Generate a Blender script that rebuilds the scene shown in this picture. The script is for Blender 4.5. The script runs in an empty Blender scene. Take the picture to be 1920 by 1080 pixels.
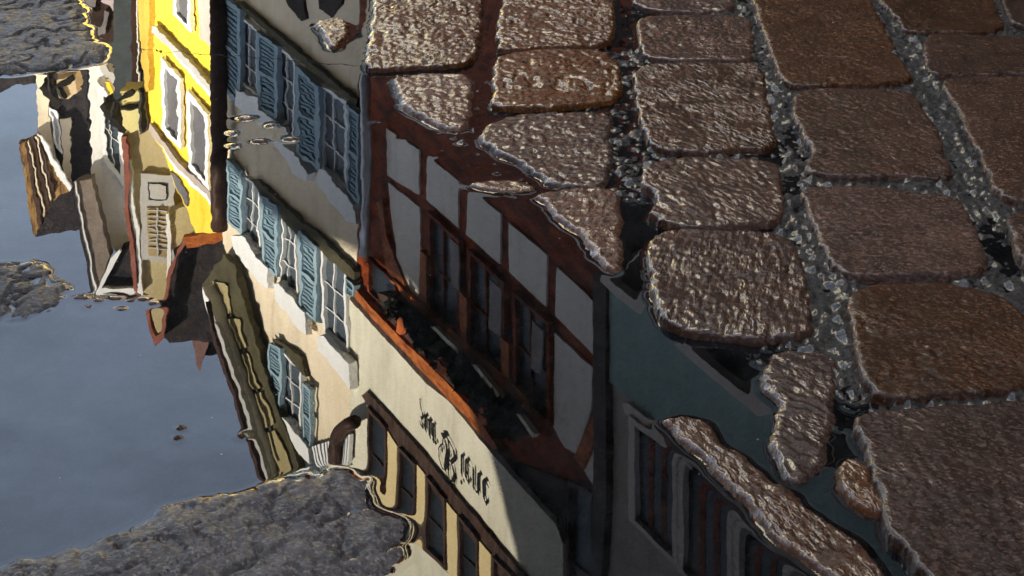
import bpy, math, random
import numpy as np
from mathutils import Vector, Matrix, Quaternion

random.seed(7)
scene = bpy.context.scene
COL = scene.collection

# ------------------------------------------------------------------ camera model
F, H, ROLL = 3600.0, 0.65, 0.04
PITCH = math.atan2(1540.0, F)
fw = Vector((0, math.cos(PITCH), -math.sin(PITCH)))
r0 = Vector((1, 0, 0)); u0 = r0.cross(fw)
rt = r0 * math.cos(ROLL) + u0 * math.sin(ROLL)
up = rt.cross(fw)

def ray(px, py):
    return fw * F + rt * (px - 960.0) - up * (py - 540.0)

def ground(px, py, z=0.0):
    d = ray(px, py); t = (z - H) / d.z
    return (d.x * t, d.y * t)

class Plane:
    """a vertical facade: horizontal normal n (pointing away from the street), distance D"""
    def __init__(self, az, D):
        self.n = Vector((math.sin(az), math.cos(az), 0)); self.D = D
        self.u = Vector((-self.n.y, self.n.x, 0))
    def hit(self, px, py, off=0.0):
        d = ray(px, py); d = Vector((d.x, d.y, -d.z)); o = Vector((0, 0, -H))
        t = (self.D - off - self.n.dot(o)) / self.n.dot(d)
        return o + d * t
    def uz(self, u, z, off=0.0):
        p = self.n * (self.D - off) + self.u * u
        return Vector((p.x, p.y, z))
    def u_at(self, px, py):
        return self.hit(px, py).dot(self.u)

FAC_AZ = math.radians(65.8)
STREET = Plane(FAC_AZ, 4.0)          # the row on the right, running away to the left

# ------------------------------------------------------------------ scene helpers
ORG = {}
def mesh_obj(name, verts, faces, mat, parent=None, smooth=False):
    o0 = ORG.get(parent.name, Vector()) if parent else Vector()
    me = bpy.data.meshes.new(name)
    me.from_pydata([tuple(Vector(v) - o0) for v in verts], [], faces)
    me.update()
    if smooth:
        me.polygons.foreach_set('use_smooth', [True] * len(me.polygons))
    ob = bpy.data.objects.new(name, me); COL.objects.link(ob)
    me.materials.append(mat)
    if parent:
        ob.parent = parent; ORG[ob.name] = o0
    return ob

def thing(name, label, cat, loc=(0, 0, 0), group=None):
    o = bpy.data.objects.new(name, None); COL.objects.link(o)
    o.location = loc; o.empty_display_size = 0.3
    o['label'] = label; o['category'] = cat
    if group: o['group'] = group
    ORG[o.name] = Vector(loc)
    return o

def tag(o, label=None, cat=None, group=None, kind=None):
    if label: o['label'] = label
    if cat: o['category'] = cat
    if group: o['group'] = group
    if kind: o['kind'] = kind
    return o

class MB:
    def __init__(self): self.v = []; self.f = []
    def prism(self, front, back):
        n = len(front); b = len(self.v)
        self.v += [Vector(p) for p in front] + [Vector(p) + back for p in front]
        self.f.append(tuple(range(b, b + n)))
        self.f.append(tuple(range(b + 2 * n - 1, b + n - 1, -1)))
        for i in range(n):
            j = (i + 1) % n
            self.f.append((b + i, b + n + i, b + n + j, b + j))
        return self
    def px(self, pl, pts, off=0.0, th=0.1):
        return self.prism([pl.hit(x, y, off) for x, y in pts], pl.n * th)
    def tube(self, pts, rad, k=10):
        pts = [Vector(p) for p in pts]; b = len(self.v); n = len(pts)
        for i, p in enumerate(pts):
            t = (pts[min(i + 1, n - 1)] - pts[max(i - 1, 0)]).normalized()
            a = t.cross(Vector((0, 0, 1)) if abs(t.z) < .9 else Vector((1, 0, 0))).normalized(); c = t.cross(a)
            for j in range(k):
                an = 2 * math.pi * j / k
                self.v.append(p + (a * math.cos(an) + c * math.sin(an)) * rad)
        for i in range(n - 1):
            for j in range(k):
                self.f.append((b + i*k + j, b + i*k + (j+1) % k, b + (i+1)*k + (j+1) % k, b + (i+1)*k + j))
        self.f.append(tuple(b + j for j in range(k))[::-1]); self.f.append(tuple(b + (n-1)*k + j for j in range(k)))
        return self
    def build(self, name, mat, parent=None, smooth=False):
        return mesh_obj(name, self.v, self.f, mat, parent, smooth)

def lerp2(q, s, t):
    """bilinear point of an image quad TL,TR,BR,BL"""
    a = (q[0][0] + (q[1][0] - q[0][0]) * s, q[0][1] + (q[1][1] - q[0][1]) * s)
    b = (q[3][0] + (q[2][0] - q[3][0]) * s, q[3][1] + (q[2][1] - q[3][1]) * s)
    return (a[0] + (b[0] - a[0]) * t, a[1] + (b[1] - a[1]) * t)
def sub(q, s0, s1, t0, t1):
    return [lerp2(q, s0, t0), lerp2(q, s1, t0), lerp2(q, s1, t1), lerp2(q, s0, t1)]

# ------------------------------------------------------------------ materials
def new_mat(name):
    m = bpy.data.materials.new(name); m.use_nodes = True
    nt = m.node_tree; bs = nt.nodes['Principled BSDF']
    return m, nt, bs

def noisy(name, c1, c2, scale=3.0, rough=0.8, bump=0.0, bscale=40.0, detail=6, spec=0.08, stretch=None, metal=0.0, blo=.3, bhi=.7):
    m, nt, bs = new_mat(name); N = nt.nodes; L = nt.links
    tc = N.new('ShaderNodeTexCoord'); src = tc.outputs['Object']
    if stretch:
        mp = N.new('ShaderNodeMapping'); mp.inputs['Scale'].default_value = stretch
        L.new(src, mp.inputs['Vector']); src = mp.outputs['Vector']
    no = N.new('ShaderNodeTexNoise'); no.inputs['Scale'].default_value = scale; no.inputs['Detail'].default_value = detail
    no.inputs['Roughness'].default_value = .62
    L.new(src, no.inputs['Vector'])
    cr = N.new('ShaderNodeValToRGB')
    cr.color_ramp.elements[0].position = blo; cr.color_ramp.elements[1].position = bhi
    cr.color_ramp.elements[0].color = (*c1, 1); cr.color_ramp.elements[1].color = (*c2, 1)
    L.new(no.outputs['Fac'], cr.inputs['Fac'])
    if 'plaster' in name or 'wall' in name:
        # rain streaks and patches of grime in the paint
        mp2 = N.new('ShaderNodeMapping'); mp2.inputs['Scale'].default_value = (2.6, 2.6, .55); L.new(tc.outputs['Object'], mp2.inputs['Vector'])
        ns = N.new('ShaderNodeTexNoise'); ns.inputs['Scale'].default_value = 1.6; ns.inputs['Detail'].default_value = 9; ns.inputs['Roughness'].default_value = .7
        L.new(mp2.outputs['Vector'], ns.inputs['Vector'])
        ms = N.new('ShaderNodeMapRange'); ms.inputs['From Min'].default_value = .48; ms.inputs['From Max'].default_value = .75
        ms.inputs['To Min'].default_value = 0; ms.inputs['To Max'].default_value = .42; L.new(ns.outputs['Fac'], ms.inputs['Value'])
        mm = N.new('ShaderNodeMix'); mm.data_type = 'RGBA'; mm.inputs['B'].default_value = (c1[0] * .45, c1[1] * .42, c1[2] * .40, 1)
        L.new(ms.outputs['Result'], mm.inputs['Factor']); L.new(cr.outputs['Color'], mm.inputs['A']); L.new(mm.outputs['Result'], bs.inputs['Base Color'])
    else:
        L.new(cr.outputs['Color'], bs.inputs['Base Color'])
    bs.inputs['Roughness'].default_value = rough; bs.inputs['Specular IOR Level'].default_value = spec
    bs.inputs['Metallic'].default_value = metal
    if bump:
        n2 = N.new('ShaderNodeTexNoise'); n2.inputs['Scale'].default_value = bscale; n2.inputs['Detail'].default_value = 4
        L.new(src, n2.inputs['Vector'])
        b = N.new('ShaderNodeBump'); b.inputs['Strength'].default_value = bump; b.inputs['Distance'].default_value = .02
        L.new(n2.outputs['Fac'], b.inputs['Height']); L.new(b.outputs['Normal'], bs.inputs['Normal'])
    return m

M = {}
M['cream'] = noisy('cream plaster', (.71, .60, .435), (.83, .735, .57), 2.5, .9, .25, 60)
M['sign'] = noisy('pale sign plaster', (.66, .63, .50), (.80, .77, .65), 3.5, .9, .2, 60)
M['infill'] = noisy('infill plaster', (.80, .75, .69), (.90, .85, .79), 2.0, .9, .15, 50)
M['yellow'] = noisy('yellow plaster', (.84, .57, .045), (.92, .68, .085), 2.0, .9, .2, 60)
M['shaded_yellow'] = noisy('ochre plaster', (.45, .30, .05), (.60, .42, .08), 3.0, .9, .2, 60)  # yellow plaster with shade put into the colour
M['beige'] = noisy('beige plaster', (.46, .38, .20), (.56, .47, .28), 1.5, .9, .2, 60)
M['white'] = noisy('white plaster', (.74, .72, .68), (.86, .84, .80), 1.5, .9, .2, 60)
M['trim'] = noisy('white painted trim', (.74, .75, .75), (.86, .87, .87), 6, .5, 0)
M['greypaint'] = noisy('grey paint', (.40, .39, .38), (.50, .49, .47), 3, .6, 0)
M['shutter'] = noisy('pale blue paint', (.23, .335, .40), (.33, .44, .51), 7, .6, 0)
M['slat'] = noisy('blue slat paint', (.15, .24, .30), (.23, .335, .405), 9, .6, 0)
M['louvre_gap'] = noisy('dark louvre gap', (.03, .045, .055), (.05, .07, .08), 5, .7, 0)
M['timber'] = noisy('red brown timber', (.022, .0045, .002), (.36, .072, .016), 4, .6, .3, 30, stretch=(1, 1, 4), spec=.05)
M['beam'] = noisy('lit orange brown beam', (.15, .035, .008), (.62, .19, .045), 8, .55, .3, 30, stretch=(1, 1, 3))  # timber brightened to orange, sunlight on the beams put into the colour
M['darkwood'] = noisy('dark wood', (.03, .017, .012), (.10, .06, .045), 8, .6, .3, 30, stretch=(2, 2, .6))
M['glass'] = noisy('dark window glass', (.008, .010, .012), (.02, .024, .028), 1.5, .3, 0, spec=.12)
M['curtain'] = noisy('grey curtain behind glass', (.25, .23, .23), (.36, .33, .32), 5, .8, 0)
M['bluegl'] = noisy('blue grey window glass', (.045, .062, .078), (.085, .105, .125), 1.2, .35, 0, spec=.1)
M['soffit'] = noisy('dark olive soffit wood', (.05, .045, .025), (.10, .09, .05), 6, .7, .2, 20)
M['panel'] = noisy('tan soffit panel', (.30, .25, .13), (.40, .34, .19), 4, .8, .1, 20)
M['brownsoffit'] = noisy('striped brown soffit', (.07, .035, .015), (.42, .25, .10), 9, .7, .2, 20, stretch=(3, 3, .4), blo=.38, bhi=.62)
M['greysoffit'] = noisy('grey brown soffit', (.16, .13, .11), (.24, .20, .17), 5, .8, .2, 20)
M['roof'] = noisy('dark roof tiles', (.012, .012, .016), (.05, .042, .042), 9, .7, .6, 25)
M['verge'] = noisy('red brown verge board', (.22, .08, .06), (.34, .13, .10), 6, .7, 0)
M['chimney'] = noisy('reddish chimney render', (.17, .10, .09), (.26, .15, .14), 4, .9, .2, 30)
M['teal'] = noisy('teal wall paint', (.27, .40, .385), (.36, .49, .465), 2.2, .8, .25, 40)
M['taupe'] = noisy('taupe plaster', (.38, .325, .29), (.52, .45, .40), 2.0, .9, .2, 40)
M['frame_beige'] = noisy('beige stone frame', (.66, .58, .52), (.78, .70, .64), 4, .8, .1, 40)
M['pipe'] = noisy('zinc pipe', (.36, .36, .38), (.50, .50, .52), 5, .35, 0, metal=.6)
M['darkpipe'] = noisy('dark brown pipe', (.03, .015, .01), (.06, .03, .02), 5, .5, 0)
M['iron'] = noisy('black iron', (.012, .012, .012), (.03, .028, .025), 8, .5, 0)
M['lampglass'] = noisy('frosted lamp glass', (.55, .42, .26), (.68, .54, .36), 3, .4, 0)
M['lampgreen'] = noisy('olive lamp glass', (.62, .56, .24), (.76, .68, .34), 3, .3, 0)
M['ink'] = noisy('black sign paint', (.010, .009, .008), (.02, .018, .016), 8, .7, 0)
M['leaf'] = noisy('dark window box foliage', (.008, .010, .006), (.03, .03, .015), 14, .7, 0)
M['flower'] = noisy('orange red flowers', (.40, .08, .02), (.60, .16, .05), 6, .7, 0)
M['tan'] = noisy('tan louvre', (.30, .22, .10), (.42, .32, .17), 6, .7, 0)
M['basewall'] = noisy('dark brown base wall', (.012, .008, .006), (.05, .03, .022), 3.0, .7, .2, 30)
M['lilac'] = noisy('lilac grey plaster', (.30, .25, .28), (.38, .33, .36), 3.0, .9, .1, 30)
M['pane'] = noisy('grey window pane', (.10, .095, .10), (.17, .16, .165), 2.0, .3, 0)
M['slate'] = noisy('dark slate grey front', (.03, .038, .042), (.07, .082, .086), 3.0, .6, 0)
M['postyellow'] = noisy('yellowed cream post', (.66, .52, .26), (.78, .66, .40), 3.0, .8, .1, 30)
# ------------------------------------------------------------------ numpy noise
_rng = np.random.RandomState(11)
_perm = _rng.permutation(512).astype(np.int64); _perm = np.concatenate([_perm, _perm, _perm])
_ang = _rng.rand(512) * 2 * np.pi
_gx, _gy = np.cos(_ang), np.sin(_ang)
def gnoise(x, y, seed=0):
    x = x + seed * 17.31; y = y - seed * 9.77
    xi = np.floor(x).astype(np.int64); yi = np.floor(y).astype(np.int64)
    xf = x - xi; yf = y - yi
    uu = xf**3 * (xf * (xf * 6 - 15) + 10); vv = yf**3 * (yf * (yf * 6 - 15) + 10)
    def g(ix, iy, fx, fy):
        h = _perm[_perm[ix & 511] + (iy & 511)] & 511
        return _gx[h] * fx + _gy[h] * fy
    a = g(xi, yi, xf, yf); b = g(xi + 1, yi, xf - 1, yf)
    c = g(xi, yi + 1, xf, yf - 1); d = g(xi + 1, yi + 1, xf - 1, yf - 1)
    return (a + (b - a) * uu) * (1 - vv) + (c + (d - c) * uu) * vv
def fbm(x, y, seed=0, octv=4, gain=.5):
    s = 0; a = 1.0
    for o in range(octv):
        s = s + a * gnoise(x, y, seed + o * 3); x = x * 2.03; y = y * 2.03; a *= gain
    return s
def ridged(x, y, seed=0, octv=3, gain=.5):
    s = 0; a = 1.0
    for o in range(octv):
        s = s + a * (1 - 2.2 * np.abs(gnoise(x, y, seed + o * 3))); x = x * 2.1; y = y * 2.1; a *= gain
    return s

def sdist(poly, X, Y):
    """signed distance, positive inside"""
    n = len(poly); best = np.full(X.shape, 1e9); ins = np.zeros(X.shape, bool)
    for i in range(n):
        x0, y0 = poly[i]; x1, y1 = poly[(i + 1) % n]
        dx, dy = x1 - x0, y1 - y0; L2 = dx*dx + dy*dy + 1e-12
        t = np.clip(((X - x0) * dx + (Y - y0) * dy) / L2, 0, 1)
        best = np.minimum(best, (X - x0 - t*dx)**2 + (Y - y0 - t*dy)**2)
        c = ((y0 > Y) != (y1 > Y)) & (X < dx * (Y - y0) / (dy if abs(dy) > 1e-9 else 1e-9) + x0)
        ins ^= c
    return np.where(ins, 1, -1) * np.sqrt(best)

def chaikin(p):
    q = []
    for i in range(len(p)):
        a, b = p[i], p[(i + 1) % len(p)]
        q += [(a[0]*.8 + b[0]*.2, a[1]*.8 + b[1]*.2), (a[0]*.2 + b[0]*.8, a[1]*.2 + b[1]*.8)]
    return q

# ------------------------------------------------------------------ cobblestones: (outline, top mm, side slope, streak angle deg, streak strength, label)
ST = []
def S(pts, top, label, side=7.0, ang=0, streak=1.0, kind='stone', rnd=.0048, tilt=(0, 0), crack=.8, mat='stone'):
    ST.append(dict(px=pts, top=(top if top < 7 else top * .45 + 1.5 if side > 2 else 7) / 1000., side=side, ang=math.radians(ang), streak=streak, label=label, kind=kind, rnd=rnd, tilt=tilt, crack=crack, mat=mat))

S([(-90,-50),(140,-50),(157,15),(166,55),(212,98),(185,115),(95,126),(0,134),(-90,140)], 5, 'grey wet cobblestone in the top left corner, ending in a blunt tip at the puddle', ang=6, streak=.5, crack=1.6, side=1.0, mat='greystone', rnd=.022)
S([(-80,490),(0,489),(70,482),(118,532),(124,556),(62,590),(0,596),(-80,600)], 4, 'grey cobblestone cut off by the left edge halfway down, surrounded by smooth water', ang=-10, streak=.4, crack=1.6, side=.5, mat='greystone', rnd=.03)
S([(-60,1062),(0,1044),(130,1022),(285,962),(330,942),(450,914),(545,882),(640,874),(692,888),(684,925),(702,958),(775,970),(776,1008),(742,1050),(700,1088),(600,1140),(-60,1160)], 5, 'large lumpy dark grey cobblestone filling the bottom left corner', ang=-28, streak=.3, crack=2.2, side=.5, mat='greystone', rnd=.035)
S([(592,43),(628,36),(648,41),(651,60),(638,79),(624,90),(606,62)], 4, 'small glinting tip of a drowned stone at the top, left of the streaked brown stones', side=.3, ang=8, streak=1.2)
S([(690,102),(696,60),(706,0),(714,-50),(908,-50),(902,0),(899,42),(897,80),(880,119),(800,125),(740,128),(686,129)], 9, 'broad streaked brown cobblestone at the top, standing at the corner of the building reflection', ang=14, streak=1.6)
S([(733,146),(800,141),(887,142),(880,191),(875,218),(867,242),(831,240),(791,218),(754,200),(754,178)], 3, 'half drowned cobblestone with a slanting lower left waterline, below the topmost stone of its row', rnd=.005, crack=.2, side=.28, ang=8, streak=1.5)
S([(886,345),(935,338),(980,343),(1004,353),(960,358),(905,354)], 2.2, 'thin sliver of glinting stone barely above the water, left of a big triangular wet stone', side=.2, ang=3, streak=1.2, rnd=.006)
S([(938,89),(936,40),(947,0),(952,-50),(1140,-50),(1147,0),(1151,44),(1142,84),(1031,90),(942,95)], 11, 'finely ribbed brown cobblestone at the top edge, second row right of the puddle', ang=-4, streak=1.6)
S([(931,112),(951,104),(1018,94),(1129,94),(1157,120),(1162,155),(1155,188),(1084,195),(1040,202),(942,203),(925,195),(930,147)], 11, 'rounded reddish brown cobblestone between the finely ribbed stone and the rough glinting one', ang=20, streak=.8)
S([(903,254),(924,232),(978,214),(1129,211),(1142,222),(1144,311),(1133,346),(1075,351),(1031,344),(1009,329),(982,307),(951,293),(924,280),(907,267)], 3.4, 'rough glinting cobblestone whose lower left side dips slantwise into the puddle', rnd=.005, crack=.2, side=.35, ang=12, streak=1.3)
S([(1007,367),(1061,357),(1142,355),(1156,371),(1160,433),(1162,480),(1156,506),(1138,499),(1119,476),(1092,441),(1053,410),(1022,379)], 3, 'triangular glinting tip of stone pointing down beside the red brown reflection', rnd=.005, crack=.2, side=.3, ang=30, streak=1.4)
S([(1186,2),(1200,-50),(1372,-50),(1373,10),(1360,22),(1300,24),(1220,20)], 12, 'narrow strip of brown cobblestone at the top edge, third row right of the puddle', ang=5, streak=.8)
S([(1196,40),(1220,31),(1300,28),(1371,29),(1400,36),(1407,46),(1409,104),(1400,114),(1350,115),(1260,113),(1212,108),(1200,75)], 12, 'smooth dull grey brown cobblestone near the top, third row from the puddle', ang=15, streak=.7)
S([(1191,126),(1250,121),(1300,117),(1405,120),(1424,124),(1431,156),(1442,222),(1450,264),(1440,281),(1378,276),(1338,286),(1280,284),(1229,280),(1213,249),(1194,191)], 12, 'large pale crumpled looking cobblestone with many white glints, in the third row', ang=-25, streak=.9)
S([(1211,315),(1250,303),(1300,297),(1390,298),(1450,306),(1462,330),(1467,398),(1452,418),(1400,421),(1300,427),(1240,419),(1222,400),(1234,370),(1206,342)], 13, 'brown cobblestone with diagonal grain, directly below the pale crumpled one', ang=-35, streak=1.4)
S([(1222,446),(1266,434),(1360,436),(1467,439),(1499,494),(1518,583),(1523,628),(1404,636),(1285,622),(1254,607),(1235,570),(1217,494)], 12, 'large cobblestone covered in bright wavy golden glints, at the head of the teal water', ang=62, streak=1.7)
S([(1449,673),(1467,660),(1538,662),(1560,671),(1564,708),(1558,758),(1549,808),(1541,854),(1524,883),(1497,901),(1481,899),(1464,875),(1452,850),(1456,808),(1462,783),(1470,765),(1450,740),(1432,715)], 3, 'ribbed half drowned stone tapering to a rounded point in the teal water', side=.5, ang=-24, streak=1.4, rnd=.005, crack=.2)
S([(1247,787),(1281,778),(1313,788),(1337,813),(1349,837),(1384,853),(1416,877),(1440,909),(1480,925),(1520,964),(1568,988),(1607,1020),(1643,1068),(1665,1110),(1590,1110),(1560,1080),(1528,1062),(1488,1032),(1432,988),(1400,937),(1361,905),(1329,865),(1289,829),(1273,805)], 2.8, 'long slanting ridge of wet stone rising between the teal water and the window reflection', side=.4, ang=-40, streak=1.3, rnd=.005, crack=.2)
S([(1409,-50),(1420,20),(1444,89),(1472,160),(1547,163),(1667,155),(1706,150),(1698,133),(1662,67),(1627,0),(1612,-50)], 16, 'tall dark brown cobblestone at the top edge, fourth row from the puddle', ang=12, streak=.7, mat='worn', crack=.25)
S([(1489,178),(1529,168),(1636,170),(1711,175),(1724,200),(1751,236),(1769,293),(1781,328),(1769,334),(1680,330),(1618,332),(1521,328),(1517,307),(1528,284),(1511,258),(1493,213)], 16, 'brown cobblestone with a fine crack running across near its lower edge', ang=-32, streak=.9, mat='worn', crack=.25)
S([(1506,362),(1520,354),(1636,352),(1782,370),(1804,388),(1828,436),(1849,492),(1832,512),(1707,515),(1593,519),(1574,512),(1543,457),(1524,406)], 16, 'broad dark brown cobblestone with pinkish upper edge, middle of the fourth row', ang=15, streak=.6, mat='worn', crack=.25)
S([(1595,552),(1644,533),(1770,530),(1883,558),(1908,583),(1928,614),(1934,715),(1914,724),(1807,739),(1707,744),(1645,742),(1631,727),(1612,664),(1600,608)], 17, 'smooth plain dark brown cobblestone reaching the right edge, above the biggest stone', ang=-10, streak=.35, mat='worn', crack=.25)
S([(1610,774),(1707,766),(1958,757),(2030,765),(2030,1150),(1800,1150),(1738,1078),(1688,1017),(1669,973),(1656,922),(1637,853),(1614,809)], 17, 'biggest reddish brown cobblestone filling the bottom right corner', ang=-15, streak=.45, mat='worn', crack=.25)
S([(1574,868),(1594,861),(1625,880),(1644,922),(1658,964),(1631,958),(1594,929),(1572,904)], 5, 'small gritty glinting chip of stone between the teal water and the biggest cobble', side=.5, ang=-40, streak=1.3)
S([(1650,0),(1680,31),(1698,57),(1724,61),(1858,63),(1880,49),(1864,13),(1840,-50),(1640,-50)], 17, 'dark cobblestone at the top edge towards the right corner', ang=8, streak=.5, mat='worn', crack=.25)
S([(1734,70),(1769,66),(1920,72),(2030,75),(2030,141),(1920,141),(1813,140),(1743,143),(1739,111)], 18, 'very dark flat cobblestone at the right edge, second from the top', ang=4, streak=.9, mat='worn', crack=.25)
S([(1762,152),(1813,146),(1920,146),(2030,147),(2030,380),(1920,376),(1893,376),(1871,356),(1836,284),(1796,200)], 18, 'long dark cobblestone at the right edge beside a wide gritty joint', ang=14, streak=.9, mat='worn', crack=.25)
S([(1895,406),(1925,398),(2030,395),(2030,570),(1975,565),(1930,500),(1902,450)], 17, 'corner of a grey brown cobblestone at the right edge, halfway down', ang=-10, streak=.5, mat='worn', crack=.25)
S([(1876,-50),(1884,10),(1900,43),(1920,48),(2030,50),(2030,-50)], 17, 'dark cobblestone corner in the top right corner of the picture', ang=-10, streak=.5, mat='worn', crack=.25)

chips = [((338,799),9,3,'tiny chip of grit in the open sky coloured water, upper of two'),
         ((330,817),9,3,'tiny chip of grit in the open sky coloured water, lower of two'),
         ((452,812),10,4,'small bit of grit at the reflected gutter, right of the open water')]
ridge = [(150,556,16,3),(183,561,11,3),(212,556,17,3),(245,561,9,2),(266,558,12,3),(166,572,7,2),(226,577,10,2),(286,566,9,4),
         (438,246,8,4),(459,219,15,4),(506,233,10,3),(488,262,18,3),(545,258,13,3),(440,270,11,3)]
def blob(cx, cy, rx, ry, seed):
    rr = random.Random(seed); p = []
    for k in range(8):
        a = 2 * math.pi * k / 8; q = 1 + rr.uniform(-.25, .25)
        p.append((cx + rx * q * math.cos(a), cy + ry * q * math.sin(a)))
    return p
for (c, rx, ry, lab) in chips:
    S(blob(c[0], c[1], rx, ry, int(c[0])), 3.0, lab, side=.6, kind='chip', rnd=.004, streak=.3)
for (x, y, rx, ry) in ridge:
    if y > 400:
        S(blob(x, y, rx, ry, x), 2.2, 'small wet stone chip in a line of chips breaking the water below the reflected roofs', side=.5, kind='ridge', rnd=.004, streak=.3)
    else:
        S(blob(x, y, rx, ry, x), 2.2, 'small wet stone chip in the cluster breaking the reflection of the blue shutters', side=.5, kind='cluster', rnd=.004, streak=.3)

for i, s in enumerate(ST):
    s['poly'] = chaikin([ground(x, y, s['top'] * .8) for x, y in s['px']])
    a = np.array(s['poly']); s['min'] = a.min(0); s['max'] = a.max(0); s['c'] = (s['min'] + s['max']) / 2
    s['seed'] = i * 5 + 2
    s['big'] = s['kind'] == 'stone'

def stone_h(s, X, Y):
    d = sdist(s['poly'], X, Y)
    sd = s['seed']
    big = s['big']
    if big:
        if s['mat'] != 'greystone': d = d + .0030
        d = d + (.0095 if s['mat'] == 'greystone' else .0046) * fbm(X * 38, Y * 30, sd, 3)
    ca, sa = math.cos(s['ang']), math.sin(s['ang'])
    # streak coordinates: along (a) is long, across (b) short; y stretched by the low view
    a = X * ca + Y * .42 * sa; b = -X * sa + Y * .42 * ca
    z = np.full(X.shape, s['top'])
    if big:
        z = z + (.0012 if s['side'] < .55 and s['mat'] == 'stone' else .0022) * fbm(X * 12, Y * 9, sd + 1, 2)
        z = z + s['streak'] * .00075 * ridged(a * 62, b * 215, sd + 2, 3, .6)
        z = z + .0007 * fbm(X * 150, Y * 90, sd + 3, 2, .6)
        # chipped hollows and a few cracks
        cr = np.abs(gnoise(X * 17 + .35 * gnoise(X * 60, Y * 40, sd), Y * 13, sd + 4))
        z = z - s['crack'] * .0026 * np.exp(-(cr / .03)**2) * np.clip(gnoise(X * 9, Y * 7, sd + 5) * 5 - .1, 0, 1)
        if s['mat'] == 'greystone':
            z = z + .0016 * fbm(X * 52, Y * 30, sd + 12, 2)
            for fr, am in ((17, .0044), (40, .0024)):
                wv = gnoise(X * fr * .9 + .6 * gnoise(X * 45, Y * 30, sd + 8), Y * fr * .55 + .5 * gnoise(X * 40, Y * 30, sd + 9), sd + 7)
                z = z - am * np.exp(-(wv / .032)**2) * np.clip(gnoise(X * 11, Y * 8, sd + fr) * 4 + .5, 0, 1)
        pit = gnoise(X * 60, Y * 36, sd + 6); z = z - s['crack'] * .0016 * np.clip(pit - .28, 0, .25) * 4
    else:
        z = z + .0006 * fbm(X * 160, Y * 100, sd, 2)
    r = s['rnd']
    e = np.clip(1 - d / r, 0, 1)
    edge = min(.0024, s['top'] * .9) if s['side'] > 1 else s['top']
    z = z - edge * e**2
    z = z - np.where(d < 0, -d * s['side'] + np.minimum((-d) * 2 * edge / r, .004), 0)
    return np.maximum(z, -.03)

# ------------------------------------------------------------------ joint bed level (mm) at control points
ctrl = [(100,300,-14),(300,700,-14),(560,400,-14),(850,600,-14),(1000,900,-14),(300,60,-14),(520,120,-9),
        (1172,60,-4),(1182,120,0.5),(1195,260,.4),(1180,440,-9),(1192,330,.6),(1175,180,-1),(915,60,-6),(905,190,-3.5),(640,130,-8),
        (1430,60,2.0),(1455,200,2.4),(1450,292,-2.0),(1485,300,1.6),(1480,420,2.2),(1545,520,2.6),(1580,600,2.6),(1590,690,1.8),(1575,790,-2.5),
        (1600,1000,-11),(1540,930,-11),(1300,720,-12),(1640,1060,-10),(1200,800,-13),(1300,1000,-13),
        (1690,80,3.4),(1780,250,3.6),(1830,370,2.4),(1880,470,-1.5),(1640,340,2.4),(1660,525,1.2),(1700,755,2.0),(1900,560,2),(1900,740,2),
        (1300,431,-3.5),(1400,431,-2.5),(1300,292,.2),(1450,645,.5),(1350,640,-5),(1050,205,-2),(1040,92,-3)]
_cp = np.array([ground(x, y) for x, y, _ in ctrl]); _cv = np.array([c[2] for c in ctrl]) / 1000.
def bed_h(X, Y):
    num = 0; den = 0
    for (cx, cy), v in zip(_cp, _cv):
        w = 1.0 / (((X - cx)**2 + ((Y - cy) * .6)**2) + 2e-4)**1.6
        num = num + w * (v + (.0012 if v > .0009 else 0)); den = den + w
    b = num / den
    b = b - .0019 + .0045 * fbm(X * 45, Y * 30, 91, 2, .6)
    b = b + .0088 * np.abs(gnoise(X * 105, Y * 66, 92)) + .0034 * np.abs(gnoise(X * 230, Y * 140, 96))
    # the hollow ends some way outside the picture
    out = np.maximum(np.maximum(X - .95, -X - 1.3), np.maximum(Y - 3.4, .55 - Y))
    return b + np.clip(out * .05, 0, .03)

def grid_obj(name, xs, ys, Z, mat, keep=None, uv=None):
    nx, ny = len(xs), len(ys)
    X, Y = np.meshgrid(xs, ys)
    co = np.stack([X, Y, Z], -1).reshape(-1, 3).astype(np.float32)
    idx = np.arange(nx * ny).reshape(ny, nx)
    q = np.stack([idx[:-1, :-1], idx[:-1, 1:], idx[1:, 1:], idx[1:, :-1]], -1)
    q = q[keep] if keep is not None else q.reshape(-1, 4)
    used = np.zeros(nx * ny, bool); used[q.ravel()] = True
    remap = np.cumsum(used) - 1
    co = co[used]; q = remap[q]
    me = bpy.data.meshes.new(name)
    me.vertices.add(len(co)); me.vertices.foreach_set('co', co.ravel())
    me.loops.add(q.size); me.loops.foreach_set('vertex_index', q.ravel().astype(np.int32))
    me.polygons.add(len(q)); me.polygons.foreach_set('loop_start', np.arange(0, q.size, 4, dtype=np.int32))
    me.update(calc_edges=True)
    me.polygons.foreach_set('use_smooth', np.ones(len(q), bool))
    if uv is not None:
        lay = me.uv_layers.new(name='grain')
        lay.data.foreach_set('uv', uv.reshape(-1, 2)[used][q.ravel()].astype(np.float32).ravel())
    me.materials.append(mat); me.validate()
    ob = bpy.data.objects.new(name, me); COL.objects.link(ob)
    return ob

def grow(a0, a1, step, far):
    c = list(np.arange(a0, a1, step)); s = step
    lo = a0; hi = c[-1]; L = []; R = []
    while lo > -far: s *= 1.6; lo -= s; L.append(lo)
    s = step
    while hi < far: s *= 1.6; hi += s; R.append(hi)
    return np.array(L[::-1] + c + R)

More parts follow.
